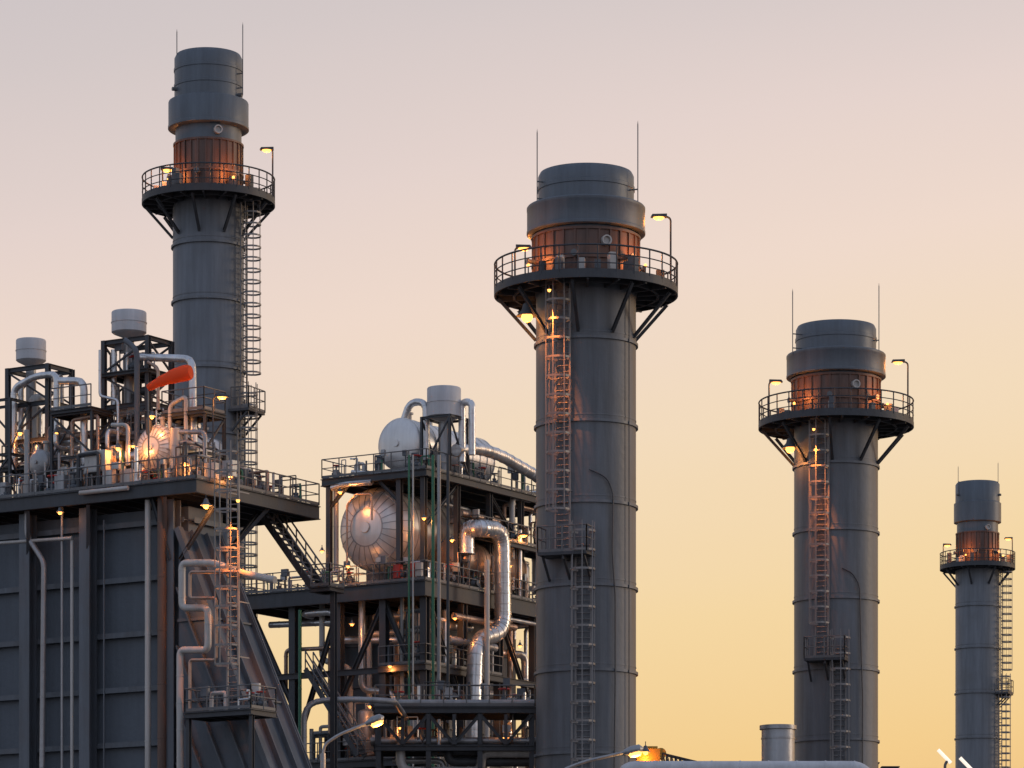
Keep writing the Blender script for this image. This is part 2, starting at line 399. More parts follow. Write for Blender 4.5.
def under_lamp(C,s,z,half,ang,y,pw,sz,lang,yl):
    a=math.radians(ang); d=V(math.cos(a),math.sin(a),0)
    bell_lamp(C+d*(half*s+1.0)+V(0,0,z(y)),pw*.13,sz)
    a2=math.radians(lang); d2=V(math.cos(a2),math.sin(a2),0)
    b=C+d2*(half*s+2.1)+V(0,0,z(y)-.1)
    r=thing('work_lamp','small downward floodlight under the chimney platform','lamp',b,'floodlights over the chimney ladders')
    part(r,'stem',G().tube([b,b-V(0,0,.2)],.03,6,0),M_DARK)
    bl=part(r,'bulb',G().lathe(b-V(0,0,.34),[(.01,0),(.08,.03),(.11,.15)],10),M_BULB)
    tgt=C+d2*(half*s+.5)+V(0,0,z(yl))
    light(r,bl,b-V(0,0,.5),pw*9,col=(1,.25,.035),spot=(tgt,34))
under_lamp(C2,s2,z2,50,-152,301,900,1.9,-116,430)
under_lamp(C3,s3,z3,41.5,-150,436,900,1.8,-113,550)
def conduit(C,s,z,half,pts,r=0.05,label='thin black cable snaking down the chimney shaft'):
    P=[]
    for x,y in pts:
        dx=x*s; rr=half*s+0.16; P.append(C+V(dx,-math.sqrt(rr*rr-dx*dx),z(y)))
    single('cable',label,'cable',G().tube(P,r,6,0.5),M_DARK,P[-1],'cables on the chimneys')
conduit(C2,s2,z2,50,[(2,478),(10,481),(20,486),(26,500),(25,560),(28,600),(28,690),(27,768),(27,1040)],0.045)
conduit(C2,s2,z2,50,[(42,300),(42,520),(42,1040)],0.03)
conduit(C3,s3,z3,41.5,[(2,574),(12,578),(20,590),(21,640),(23,700),(22,1040)],0.045)

# ------------------------------------------------------------------ generic plant items
def pipe(pts,r,m=None,label='aluminium clad process pipe',bands=True,seg=14,bend=None,group='process pipes',name='process_pipe',bs=1.5,nb=6):
    m=m or M_LAG
    g=G().tube(pts,r,seg,bend if bend is not None else r*2.6,nb=nb)
    if bands:
        P=g.path; acc=0
        for i in range(len(P)-1):
            a,b=P[i],P[i+1]; L=(b-a).length
            if L<1e-4: continue
            d=(b-a)/L; t=bs-acc if i else bs*.5
            while t<L:
                g.lathe(a+d*t,[(r*0.99,-0.05),(r*1.06,-0.04),(r*1.06,0.04),(r*0.99,0.05)],seg,axis=d); t+=bs
            acc=L-(t-bs)
            if nb>6 and L<1.2 and i%2==0: g.lathe(a,[(r*0.99,-0.04),(r*1.07,-0.03),(r*1.07,0.03),(r*0.99,0.04)],seg,axis=d)
    lo=min(pts,key=lambda p:p.z)
    return single(name,label,'pipe',g,m,lo,group)
def flange(g,p,d,r): g.lathe(p,[(0.01,-0.06),(r,-0.06),(r,0.06),(0.01,0.06)],14,axis=d)
def drum(end,axis,r,L,m,label,dish=0.45,nozzles=True,base=None,seams=True):
    ax=axis.normalized(); c=end+ax*(L/2+dish*r)
    root=thing('steam_drum',label,'pressure vessel',V(c.x,c.y,base if base else c.z-r),'insulated drums and vessels')
    pr=[]
    for i in range(13):
        t=i/12*math.pi/2; pr.append((max(0.01,r*math.sin(t)),-L/2-dish*r*math.cos(t)))
    for i in range(1,9):
        t=math.pi/2-i/8*math.pi/2; pr.append((max(0.01,r*math.sin(t)),L/2+dish*r*math.cos(t)))
    shell=part(root,'shell',G().lathe(c,pr,56,axis=ax),m)
    g=G(); k=int(L/.9)
    for j in range(k+1):
        h=-L/2+L*j/max(1,k); g.lathe(c+ax*h,[(r-.01,-.04),(r+.025,-.04),(r+.025,.04),(r-.01,.04)],56,axis=ax)
    e1=ax.cross(ZUP).normalized(); e2=e1.cross(ax)
    if seams:
        N=24
        for i in range(N):
            a=2*math.pi*(i+.5)/N; d=e1*math.cos(a)+e2*math.sin(a)
            P=[]
            for q in range(11):
                t=(0.3+0.7*q/10)*math.pi/2; P.append(c-ax*(L/2+dish*r*math.cos(t)+0.001)+d*(r*math.sin(t)))
            for q in range(10): g.beam(P[q],P[q+1],0.05,0.045,ax.cross(d))
        for f in (.3,.68):
            t=f*math.pi/2; rr=r*math.sin(t); g.lathe(c-ax*(L/2+dish*r*math.cos(t)),[(rr-.04,.02),(rr-.04,-.028),(rr+.04,-.018),(rr+.04,.03)],48,axis=ax)
    part(root,'seam_band',g,M_LAGD if seams else m,sub=shell)
    g=G(); ce=c-ax*(L/2+dish*r)
    g.lathe(ce,[(0.01,-0.10),(r*0.13,-0.10),(r*0.14,-0.06),(r*0.14,0.2)],20,axis=ax)
    part(root,'manway',g,m)
    zb=base if base else c.z-r*1.3
    for h in(-L*0.36,L*0.32):
        p=c+ax*h
        g=G().box(V(p.x,p.y,(p.z-r*.8+zb)/2),r*1.3,0.3,max(.1,(p.z-r*.8)-zb),e1,ax)
        part(root,'saddle',g,M_STEEL)
    if nozzles:
        for h in(-L*0.38,-L*0.1,L*0.15,L*0.4):
            g=G(); p=c+ax*h+V(0,0,r*0.95); g.cyl(p,p+V(0,0,0.6),0.16,10); flange(g,p+V(0,0,0.55),ZUP,0.27)
            part(root,'nozzle',g,M_PIPEW)
    return root
def flash_tank(S,u,v,z,r,h,m,label='upright insulated flash tank with domed top'):
    p=S.p(u,v,z); root=thing('flash_tank',label,'pressure vessel',p,'upright tanks on the decks')
    pr=[(.01,.35),(r*.8,.4),(r,.55)]
    pr+=[(r,h-r*.4)]+[(r*math.cos(t),h-r*.4+r*.45*math.sin(t)) for t in (.4,.8,1.2,1.5)]
    part(root,'shell',G().lathe(p,pr,24),m)
    g=G()
    for k in range(1,int(h/.6)): g.lathe(p,[(r-.01,k*.6-.03),(r+.02,k*.6-.03),(r+.02,k*.6+.03),(r-.01,k*.6+.03)],24)
    part(root,'band',g,m)
    for i in range(3):
        a=i*2.09; q=p+V(math.cos(a),math.sin(a),0)*r*.8; part(root,'leg',G().beam(q,q+V(0,0,.6),.09,.09),M_DARK)
    g=G().tube([p+V(0,0,h),p+V(0,0,h+.5),p+V(0,0,h+.5)+S.u*.9,p+S.u*.9+V(0,0,.05)],.07,8,.15); part(root,'vent_pipe',g,M_PIPEW)
def valve(p,s=1.0,d=V(1,0,0),m=None,grp='valves on the decks'):
    r=thing('valve','small process valve with a round handwheel','valve',p,grp)
    g=G().lathe(p+V(0,0,0.35*s),[(0.01,-.35*s),(.16*s,-.3*s),(.1*s,-.15*s),(.22*s,0),(.1*s,.15*s),(.16*s,.3*s),(.01,.35*s)],10,axis=d)
    g.cyl(p,p+V(0,0,0.3*s),0.07*s,8); g.cyl(p+V(0,0,.4*s),p+V(0,0,.95*s),0.06*s,8); g.cyl(p+V(0,0,.5*s),p+V(0,0,.62*s),0.15*s,10)
    part(r,'body',g,m or M_STEEL)
    c=p+V(0,0,.97*s); g=G().tube([c+V(.24*s*math.cos(i*.524),.24*s*math.sin(i*.524),0) for i in range(12)],0.035*s,5,0,closed=True)
    g.beam(c-V(.23*s,0,0),c+V(.23*s,0,0),.03*s,.03*s); g.beam(c-V(0,.23*s,0),c+V(0,.23*s,0),.03*s,.03*s)
    part(r,'handwheel',g,M_RED if random.random()<.5 else M_RAIL)
def cabinet(S,u,v,z,w,d,h,m=None,label='grey electrical cabinet on short legs'):
    p=S.p(u,v,z); r=thing('electrical_cabinet',label,'cabinet',p,'electrical cabinets on the decks')
    part(r,'cabinet_body',G().box(p+V(0,0,.25+h/2),w,d,h,S.u,S.v),m or M_PIPEW)
    part(r,'door',G().box(p-S.v*(d/2+0.012)+V(0,0,.25+h/2),w*.88,.02,h*.9,S.u,S.v).box(p-S.v*(d/2+0.03)+S.u*w*.3+V(0,0,.25+h/2),.04,.03,.2,S.u,S.v),m or M_PIPEW)
    for a in(-1,1):
        part(r,'leg',G().beam(p+S.u*a*w*.42,p+S.u*a*w*.42+V(0,0,.26),.06,d*.8),M_DARK)
def silencer(c,r,h,zb,label='white cylindrical vent silencer with flanged base'):
    root=thing('vent_silencer',label,'silencer',V(c.x,c.y,zb),'vent silencers above the boiler decks')
    o=V(c.x,c.y,0); zt=c.z
    part(root,'silencer_body',G().lathe(o,[(r*.62,zt-.25),(r*.66,zt-.02),(r*.96,zt),(r,zt-.06),(r,zt-h*.48),(r*1.03,zt-h*.48),(r*1.03,zt-h*.52),(r,zt-h*.52),(r,zt-h+.08),(r*.9,zt-h),(0.3,zt-h-.25)],32),M_WHITE)
    part(root,'vent_pipe',G().lathe(o,[(.3,zt-h-.22),(.3,zb)],16),M_LAGD)
    return root
def frame_tower(S,u0,u1,v0,v1,z0,z1,levels,m=None,label='dark steel support tower with cross bracing',w=.26,brace=True,name='support_tower'):
    m=m or M_DARK
    root=thing(name,label,'steel frame',S.p((u0+u1)/2,(v0+v1)/2,z0),'steel support frames')
    for u in(u0,u1):
        for v in(v0,v1): part(root,'column',G().ibeam(S.p(u,v,z0),S.p(u,v,z1),w,w,S.u),m)
    zs=[z0+(z1-z0)*i/levels for i in range(levels+1)]
    for z in zs[1:]:
        g=G()
        for u in(u0,u1): g.ibeam(S.p(u,v0,z-w/2),S.p(u,v1,z-w/2),w*.8,w)
        for v in(v0,v1): g.ibeam(S.p(u0,v,z-w/2-.004),S.p(u1,v,z-w/2-.004),w*.78,w*.98)
        part(root,'cross_beam',g,m)
    if brace:
        for i in range(levels):
            a,b=zs[i]+.05,zs[i+1]-w
            g=G()
            for v in(v0,v1):
                if i%2: g.beam(S.p(u0,v,a),S.p(u1,v,b),.1,.1)
                else: g.beam(S.p(u1,v,a),S.p(u0,v,b),.1,.1)
            for u in(u0,u1): 
                if i%2: g.beam(S.p(u,v0,a),S.p(u,v1,b),.1,.1)
                else: g.beam(S.p(u,v1,a),S.p(u,v0,b),.1,.1)
            part(root,'brace',g,m)
    return root
def deck(S,u0,u1,v0,v1,z,label,cols=None,zc0=0,fas=.55,joist=1.4,rail=(1,1,1,1),name='steel_platform',m=None,braces=None,cw=.42,bw=.2):
    m=m or M_DARK
    root=thing(name,label,'platform',S.p((u0+u1)/2,(v0+v1)/2,zc0),'steel decks and walkways')
    part(root,'floor',G().fbox(S,u0+.02,u1-.02,v0+.02,v1-.02,z-.06,z),M_DARK)
    g=G()
    for v in(v0,v1): g.ibeam(S.p(u0,v,z-.07-fas/2),S.p(u1,v,z-.07-fas/2),.26,fas)
    for u in(u0,u1): g.ibeam(S.p(u,v0,z-.07-fas/2-.003),S.p(u,v1,z-.07-fas/2-.003),.25,fas)
    n=int((u1-u0)/joist)
    for i in range(1,n): 
        u=u0+(u1-u0)*i/n; g.ibeam(S.p(u,v0,z-.07-fas*.4),S.p(u,v1,z-.07-fas*.4),.16,fas*.75)
    part(root,'edge_beam',g,m)
    g=G(); P=[S.p(u0,v0,z),S.p(u1,v0,z),S.p(u1,v1,z),S.p(u0,v1,z)]
    for i in range(4):
        if rail[i]: g.rail([P[i],P[(i+1)%4]],1.25,1.3,.04)
    if any(rail): part(root,'railing',g,M_RAIL)
    if cols:
        for(u,v) in cols: part(root,'column',G().ibeam(S.p(u,v,zc0),S.p(u,v,z-.07-fas-.003),cw,cw,S.u),m)
    if braces:
        for p,q in braces: part(root,'brace',G().ibeam(p,q,bw,bw),m)
    return root
def stairs(p0,p1,wdir,wd=.9,label='dark steel staircase with handrails',k=1.0):
    root=thing('staircase',label,'stairs',p1 if p1.z<p0.z else p0,'steel stairs')
    w=wdir.normalized()*wd/2
    for sg in(-1,1): part(root,'stringer',G().beam(p0+w*sg,p1+w*sg,.07,.36*k),M_DARK)
    g=G(); n=max(4,int(abs(p1.z-p0.z)/(.3*k))); h=(p1-p0); h.z=0; h.normalize()
    for i in range(n):
        q=p0.lerp(p1,(i+.5)/n); g.box(q,.30,wd-.06,.06*k,h,wdir.normalized())
    part(root,'tread',g,M_STEEL)
    for sg in(-1,1):
        g=G()
        a=p0+w*sg; b=p1+w*sg
        for f in(1.2,.65): g.tube([a+V(0,0,f),b+V(0,0,f)],.055,5,0)
        for i in range(7): q=a.lerp(b,i/6); g.tube([q,q+V(0,0,1.2)],.045,5,0)
        part(root,'handrail',g,M_RAIL)
def clutter(S,u0,u1,v0,v1,z,n,hmax=3.0,seed=1,dark=False):
    rs=random.Random(seed)
    mats=[M_LAG,M_LAGD,M_PIPEW,M_PIPEW,M_COPPER,M_STEEL,M_STEEL,M_GREEN,M_RUST,M_DARK]
    if dark: mats=[M_LAGD,M_PIPEW,M_STEEL,M_STEEL,M_DARK,M_DARK,M_DARK,M_RUST,M_LAG]
    for i in range(n):
        u=rs.uniform(u0,u1); v=rs.uniform(v0,v1); h=rs.uniform(.8,hmax); m=rs.choice(mats); r=rs.choice([.035,.045,.06,.08,.12])
        du=rs.uniform(-1.8,1.8); u2=min(max(u+du,u0),u1); v2=min(max(v+rs.uniform(-1,1),v0),v1); h2=rs.uniform(.3,h)
        k=rs.random(); b=r*1.6; nm='small_bore_pipe'; lb='small bore pipe looped above the steel deck'
        if k<.3: P=[S.p(u,v,z),S.p(u,v,z+h),S.p(u2,v,z+h),S.p(u2,v,z+.02)]
        elif k<.5: P=[S.p(u,v,z),S.p(u,v,z+h2),S.p(u2,v,z+h2),S.p(u2,v,z+h),S.p(u2,v2,z+h)]
        elif k<.6: P=[S.p(u,v,z),S.p(u,v,z+h),S.p(u2,v,z+h),S.p(u2,v2,z+h),S.p(u2,v2,z)]
        else: P=[S.p(u,v,z),S.p(u,v,z+h)]; nm='riser_pipe'; lb='straight thin riser pipe standing on the steel deck'
        pipe(P,r,m,lb,bands=r>.1,seg=7,group='small pipes on the decks',bend=b,name=nm)
        if i%3==0: valve(S.p(rs.uniform(u0,u1),rs.uniform(v0,v1),z),rs.uniform(.8,1.4),S.u)
        if i%3==1:
            p=S.p(rs.uniform(u0,u1),rs.uniform(v0,v1),z); hh=rs.uniform(.9,1.6)
            r_=thing('junction_box','small instrument junction box on a thin post','junction box',p,'instrument boxes on the decks')
            part(r_,'post',G().beam(p,p+V(0,0,hh),.07,.07),M_DARK)
            part(r_,'box',G().box(p-S.v*.08+V(0,0,hh),rs.uniform(.25,.55),.2,rs.uniform(.3,.6),S.u,S.v),rs.choice([M_PIPEW,M_LAGD,M_STEEL,M_STEEL]))
def tangle(S,u0,u1,v0,v1,z0,z1,n,seed):
    rs=random.Random(seed)
    for i in range(n):
        r=rs.choice([.14,.18,.24,.3]); P=[V(rs.uniform(u0,u1),rs.uniform(v0,v1),rs.uniform(z0,z1))]
        ax=rs.choice([0,1,2]); 
        for k in range(rs.choice([2,3,4])):
            q=P[-1].copy(); lo,hi=((u0,u1),(v0,v1),(z0,z1))[ax]
            span=(hi-lo); t=q[ax]+rs.choice([-1,1])*rs.uniform(.25,.6)*span
            q[ax]=min(max(t,lo),hi)
            if abs(q[ax]-P[-1][ax])>r*3: P.append(q)
            ax=(ax+rs.choice([1,2]))%3
        if len(P)<2: continue
        pipe([S.p(*q) for q in P],r,rs.choice([M_LAG,M_LAG,M_LAGD,M_STEEL,M_PIPEW,M_DARK,M_COPPER]),'lagged pipe twisting through the steel frame',seg=10,name='lagged_pipe',group='lagged pipes in the frames',bs=.9)

# ================================================================== HRSG A
A=Site(-17.9,200,32)
ZA=34.2
root=thing('boiler_building','dark panelled boiler casing with ribbed walls below the deck','industrial building',A.p(12,6,0))
g=G().fbox(A,1.0,26,1.2,4.4,0,ZA-1.2); wall=part(root,'wall',g,M_WALL)
g=G(); z=1.2
while z<ZA-1.3:
    g.fbox(A,1.05,25.9,1.2-.34,1.197,z,z+.06); g.fbox(A,1.05,25.9,.83,.857,z-.12,z+.18)
    g.fbox(A,.70,.997,1.3,4.3,z,z+.06); g.fbox(A,.66,.697,1.3,4.3,z-.12,z+.18)
    z+=3.1
part(root,'stiffener_rail',g,M_STEEL,sub=wall)
for px in (172,88,28,-30):
    p=A.at(px,500,v=.45); g=G().ibeam(V(p.x,p.y,0),V(p.x,p.y,ZA-.9),.74,.7,A.u)
    part(root,'column',g,M_STEEL)
v0,v1=.3,4.0; zt=31.6; K=.46
ub=lambda z: .99-(zt-z)*K
root=thing('inlet_duct','sloping dark steel hopper duct with long parallel ribs','duct',A.p(-6,2,0))
vs=[A.p(.99,v0,zt),A.p(.99,v1,zt),A.p(ub(0),v1,0),A.p(ub(0),v0,0),A.p(.99,v0,0),A.p(.99,v1,0)]
cs=part(root,'casing',G().add(vs,[(0,1,2,3),(0,3,4),(1,5,2),(3,2,5,4)]),M_WALL)
g=G()
v=v0+.9
while v<v1+.1:
    g.beam(A.p(.99-.14,v,zt),A.p(ub(0)-.14,v,0),.10,.34,A.v); v+=1.4
for k in range(1,12):
    zz=zt-k*1.5/K
    if zz<1: break
    g.beam(A.p(.99,v0-.12,zz),A.p(.99-zz*K,v0-.12,0),.30,.09,A.v)
for z in (4,8.5,13,17.5,22,26.5):
    g.beam(A.p(.99,v0-.08,z),A.p(ub(z),v0-.08,z),.12,.16)
    g.beam(A.p(ub(z)-.04,v0,z),A.p(ub(z)-.04,v1,z),.16,.1)
g.beam(A.p(.95,v0-.1,zt+.05),A.p(ub(0),v0-.1,.05),.42,.34,A.v); g.beam(A.p(.95,v1,zt+.05),A.p(ub(0),v1,.05),.3,.4,A.v)
part(root,'rib',g,M_STEEL,sub=cs)
br=[]
for px in(165,88,28):
    a=A.at(px,535,v=.2); b=A.at(px,535,v=-.5); br.append((V(a.x,a.y,31.0),V(b.x,b.y,ZA-.85)))
br+= [(A.at(150,492,v=-.1),A.at(170,560,v=.1)),(A.at(214,506,v=-.1),A.at(180,560,v=.1)),(A.p(.9,4.3,30.4),A.p(-.7,6.4,ZA-.8)),(A.p(.9,4.3,30.4),A.p(.9,7.6,ZA-.8))]
deck(A,-0.9,26,-.6,11.2,ZA,'large steel boiler deck with handrails and deep edge beams',fas=.75,braces=br,cols=[(7,10.8),(11,10.8)],cw=.4)
def towerA(px0,px1,v,pytop,levels,dv=2.2):
    a=A.at(px1,400,v=v); b=A.at(px0,400,v=v)
    ua=A.uof(a); ubb=A.uof(b); zt=A.at((px0+px1)/2,pytop,v=v).z
    frame_tower(A,ua,ubb,v,v+dv,ZA,zt,levels,w=.26,label='slender braced steel tower carrying a vent silencer')
    return ua,ubb,zt
ua,ub_,zt1=towerA(104,148,4.0,338,5)
deck(A,ua-.2,ub_+.2,3.7,6.5,ZA+(zt1-ZA)*.4,'small service platform halfway up the silencer tower',fas=.25,joist=.8)
deck(A,ua-.1,ub_+.1,3.8,6.4,ZA+(zt1-ZA)*.8,'small upper platform on the silencer tower',fas=.2,joist=.8,rail=(0,0,0,0))
clutter(A,ua+.2,ub_-.2,4.2,5.8,ZA+(zt1-ZA)*.4,14,3.2,51,dark=True)
clutter(A,ua+.2,ub_-.2,4.2,5.8,ZA+(zt1-ZA)*.8,6,1.2,52,dark=True)
tangle(A,ua+.2,ub_-.2,4.2,5.8,ZA+.3,zt1-.5,8,201)
c=A.at(129,312,v=5.1); silencer(c,17.5*c.y/FP,22*c.y/FP,ZA)
pu=A.uof(c)
single('wall_panel','dark shield panel behind the silencer pipework','panel',G().fbox(A,pu-.2,ub_-.2,6.0,6.06,ZA+1.3,zt1-.5),M_DARK,A.p(pu,6,ZA+1.3))
ua2,ub2,zt=towerA(8,48,4.0,366,4)
clutter(A,ua2+.2,ub2-.2,4.2,5.8,ZA+2.8,11,2.2,53,dark=True)
tangle(A,ua2+.2,ub2-.2,4.2,5.8,ZA+.3,zt-.5,8,202)
deck(A,ua2-.2,ub2+.2,3.7,6.5,ZA+2.7,'small service platform on the second silencer tower',fas=.22,joist=.8)
c=A.at(31,340,v=5.1); silencer(c,15*c.y/FP,22*c.y/FP,ZA,'pale vent silencer on the darker pipe tower')
def lowframe(px0,px1,v,pyt,dv=1.8):
    a=A.at(px1,460,v=v); b=A.at(px0,460,v=v); zt=A.at((px0+px1)/2,pyt,v=v).z
    frame_tower(A,A.uof(a),A.uof(b),v,v+dv,ZA,zt,2,w=.16,label='low steel pipe support frame on the deck')
lowframe(52,92,2.0,412); lowframe(163,205,3.0,415); lowframe(-30,10,2.2,400)
deck(A,A.uof(A.at(205,450,v=3)),A.uof(A.at(163,450,v=3)),2.9,4.9,A.at(184,413,v=3).z+.1,'raised walkway with handrails above the deck pipes',fas=.2,joist=.8)
deck(A,A.uof(A.at(92,450,v=2)),A.uof(A.at(52,450,v=2)),1.9,3.9,A.at(72,410,v=2).z+.1,'raised walkway with handrails above the deck pipes',fas=.2,joist=.8,rail=(1,0,0,0))
def PA(lst,v): return [A.at(x,y,v=v) for x,y in lst]
pipe(PA([(84,470),(84,381),(60,381)],3.0),.22,M_LAG,'bright lagged pipe with a swan neck bend',bs=.8)
pipe(PA([(56,475),(57,374),(36,376),(14,388),(14,470)],3.6),.2,M_LAG,'bright lagged pipe arching beside the deck tower',bs=.8)
pipe(PA([(140,357),(192,359),(194,450)],4.0),.22,M_LAG,'bright lagged pipe bending down to the deck',bs=.8)
pipe(PA([(27,430),(27,536),(44,562),(42,768)],.1),.16,M_LAGD,'grey drain pipe stepping down the casing wall',seg=10)
pipe(PA([(137,470),(137,350),(125,340)],3.2),.16,M_STEEL,'dark riser pipe beside the silencer')
pipe(PA([(72,470),(72,420),(98,415),(98,470)],2.4),.1,M_COPPER,'warm coloured small pipe hoop')
pipe(PA([(170,440),(170,405),(186,396),(186,470)],2.9),.12,M_PIPEW,'pale small bore pipe hoop')
pipe(PA([(205,470),(205,432),(180,432)],2.0),.13,M_LAGD,'dull lagged pipe near the deck corner')
pipe(PA([(118,470),(118,400),(100,396),(100,350)],3.4),.09,M_LAG,'slim lagged riser beside the silencer tower')
pipe(PA([(158,410),(158,368),(148,362)],3.8),.1,M_COPPER,'slim copper toned pipe beside the silencer tower')
pipe(PA([(112,425),(128,425),(128,465)],.9),.12,M_PIPEW,'short pale elbow pipe at the deck edge')
c=A.at(150,447,v=1.8); drum(c,A.v,1.3,5,M_DRUM,'silver insulated steam drum lit orange on the boiler deck',base=ZA)
c=A.at(36,462,v=2.0); drum(c,A.v,.75,5,M_LAGD,'small grey insulated drum behind the railing',base=ZA,seams=False)
for px,v,r_,h_,m_ in((75,4.6,.5,2.6,M_LAGD),(200,5.5,.45,2.2,M_LAG),(-5,4,.5,2.8,M_LAGD),(112,1.6,.32,1.7,M_STEEL),(215,8,.4,1.8,M_LAGD),(250,9,.35,1.6,M_COPPER)):
    p=A.at(px,450,v=v); flash_tank(A,A.uof(p),v,ZA,r_,h_,m_)
def wallpipe(px,y0,y1,r,m,v=.25,label='long vertical pipe clipped to the casing wall'):
    a=A.at(px,y0,v=v); b=V(a.x,a.y,CZ+(HZ-y1)/FP*a.y); pipe([a,b],r,m,label,seg=10,bands=True,bs=3)
wallpipe(148,500,1050,.18,M_PIPEW,v=.0); wallpipe(72,540,1050,.1,M_PIPEW); wallpipe(62,500,1050,.08,M_LAGD); wallpipe(104,520,1050,.05,M_STEEL)
wallpipe(162,496,1050,.26,M_RUST,v=.0,label='broad rust brown duct pipe on the casing corner')
pipe(PA([(0,543),(72,538)],.1),.1,M_PIPEW,'thin horizontal pipe across the casing')
pipe(PA([(80,493),(128,488)],-.85),.13,M_PIPEW,'short pale pipe under the deck edge')
vv=-1.3
pipe(PA([(275,580),(245,574),(214,563)],vv)+PA([(182,563),(182,608),(208,608),(208,650),(180,650),(180,700),(181,1050)],vv),.2,M_PIPEW,'pale expansion loop pipe stepping down the casing',bend=.35,seg=12)
pipe(PA([(240,572),(190,572),(190,598),(216,598),(216,660),(190,660),(190,1050)],vv-.5),.09,M_COPPER,'thin warm coloured loop pipe beside the larger loop',bend=.2,seg=8)
p=A.at(233,560,v=-1.6)
g=G().ladder(p.x,p.y,CZ+(HZ-706)/FP*p.y,CZ+(HZ-462)/FP*p.y,-A.v,w=.75,cr=.6,k=1.1)
for zz in (24,27,30,33): 
    for sg in(-1,1): g.beam(p+A.u*(.35*sg)+V(0,0,zz-p.z),p+A.u*(.35*sg)+A.v*1.0+V(0,0,zz-p.z),.05,.07)
single('caged_ladder','galvanised caged ladder climbing to the boiler deck','ladder',g,M_LAD,V(p.x,p.y,CZ+(HZ-706)/FP*p.y))
q0=A.at(186,712,v=-2.6); q1=A.at(252,712,v=-2.6); uu1=A.uof(q0); uu0=A.uof(q1)
zl=q0.z
deck(A,uu0,uu1,-2.7,-.4,zl,'small ladder landing with handrails',cols=[(uu0+.1,-2.5),(uu1-.1,-2.5)],fas=.3,joist=.8,cw=.22)
clutter(A,uu0+.3,uu1-.3,-2.3,-.8,zl,5,1.6,71,dark=True)
p=A.at(97,450,v=.6); cabinet(A,A.uof(p),.7,ZA+.9,1.5,.6,1.2,M_PIPEW)
for px,v in((30,1.0),(110,.6),(128,.9),(230,1.5),(4,.8),(62,.6),(212,1.6)):
    p=A.at(px,450,v=v); cabinet(A,A.uof(p),v,ZA,.7,.5,.9,random.choice([M_PIPEW,M_STEEL,M_LAGD]))
clutter(A,-.2,14,.2,3,ZA,60,2.6,11)
clutter(A,3,14,3,6.8,ZA,40,5.4,12)
clutter(A,-.6,3,3,10.5,ZA,28,2.0,15)
tangle(A,2,13.5,2,6.5,ZA+.3,ZA+4.2,18,203)
# windsock
p=A.at(149,470,v=.2); t=A.at(148,388,v=.2)
root=thing('windsock','bright orange windsock streaming from a short pole on the deck','windsock',V(p.x,p.y,ZA))
part(root,'pole',G().tube([V(p.x,p.y,ZA),t+V(0,0,.3)],.05,6,0),M_RAIL)
e=A.at(191,372,v=.8); mid=t.lerp(e,.5)+V(0,0,.25)
P=[]
for i in range(21):
    f=i/20; P.append(t*(1-f)**2+mid*2*f*(1-f)+e*f*f)
part(root,'sock',G().tube(P,.44,28,0,rf=lambda f:(.42+.58*min(1,f*1.35))*(1 if f<.95 else 1-(f-.95)*3)+.03*math.sin(f*24),cap=True),M_ORANGE)
for px,py,v,pw,sz in((206,494,-.8,170,.95),(56,425,2.0,80,.7),(118,440,.8,110,.7),(152,408,1.2,110,.7),(20,425,2.8,60,.7),(60,504,-.6,15,.7),(185,455,.8,90,.7),(230,470,2,40,.6),(133,440,.9,60,.5)):
    bell_lamp(A.at(px,py,v=v),pw,sz)
b=A.at(213,460,v=2); zt=CZ+(HZ-398)/FP*b.y
post_lamp(V(b.x,b.y,ZA),zt-ZA,V(1,0,0),.5,100,.9,'lamp posts on the boiler decks','slim deck lamp post with glowing orange head')
def spot_on(pos,tgt,pw,ang,par='floodlights over the ladders',lb='small floodlight aimed down the caged ladder'):
    r=thing('flood_lamp',lb,'lamp',pos,par)
    part(r,'stem',G().tube([pos+V(0,0,.25),pos],.03,6,0),M_DARK)
    bl=part(r,'bulb',G().lathe(pos-V(0,0,.14),[(.01,0),(.08,.03),(.11,.15)],10),M_BULB)
    light(r,bl,pos-V(0,0,.3),pw,(1,.27,.04),spot=(tgt,ang))
lp=A.at(238,500,v=-2.9); spot_on(lp,A.at(228,610,v=-1.2),3500,44)
bell_lamp(A.at(196,600,v=-.7),40,.5)

# stairs between decks
st=[A.at(262,508,v=9.6),A.at(318,588,v=9.6)]
stairs(st[0],st[1],A.v,1.3,k=1.1)
deck(A,A.uof(st[1])-1.3,A.uof(st[1]),8.9,10.3,st[1].z,'small landing at the foot of the staircase',fas=.25,joist=.8,rail=(1,0,0,1),cols=[(A.uof(st[1])-1.1,9.6)],cw=.3)

# ================================================================== HRSG B
B=Site(-5.68,235,32)
ZB=33.3; ZU=40.6
xb=[]
for a_,b_,z0_,z1_ in((0,3.2,25.5,ZB-1.1),(6.8,3.2,25.5,ZB-1.1),(10.5,6.8,22.3,ZB-1.1),(10.5,14,25.5,ZB-1.1),(0,3.2,15,21.2),(6.8,3.2,15,21.2)):
    xb.append((B.p(a_,0,z0_),B.p(b_,0,z1_)))
for a_,b_,z0_,z1_ in((4.5,.2,25.5,ZB-1.1),(4.5,9,25.5,ZB-1.1),(13.5,9,25.5,ZB-1.1),(0,4.5,21,15),(9,4.5,21,15)):
    xb.append((B.p(0,a_,z0_),B.p(0,b_,z1_)))
deck(B,-.4,14.5,-.6,18,ZB,'lower boiler deck with handrails on heavy columns',cols=[(u,0) for u in(0,3.2,6.8,10.5,14)]+[(0,v) for v in(4.5,9,13.5,17.5)],fas=1.0,braces=xb,cw=.5,bw=.28)
root=thing('girder','long dark steel girder spanning the boiler frame columns','girder',B.p(7,0,27.6),'girders in the boiler frame')
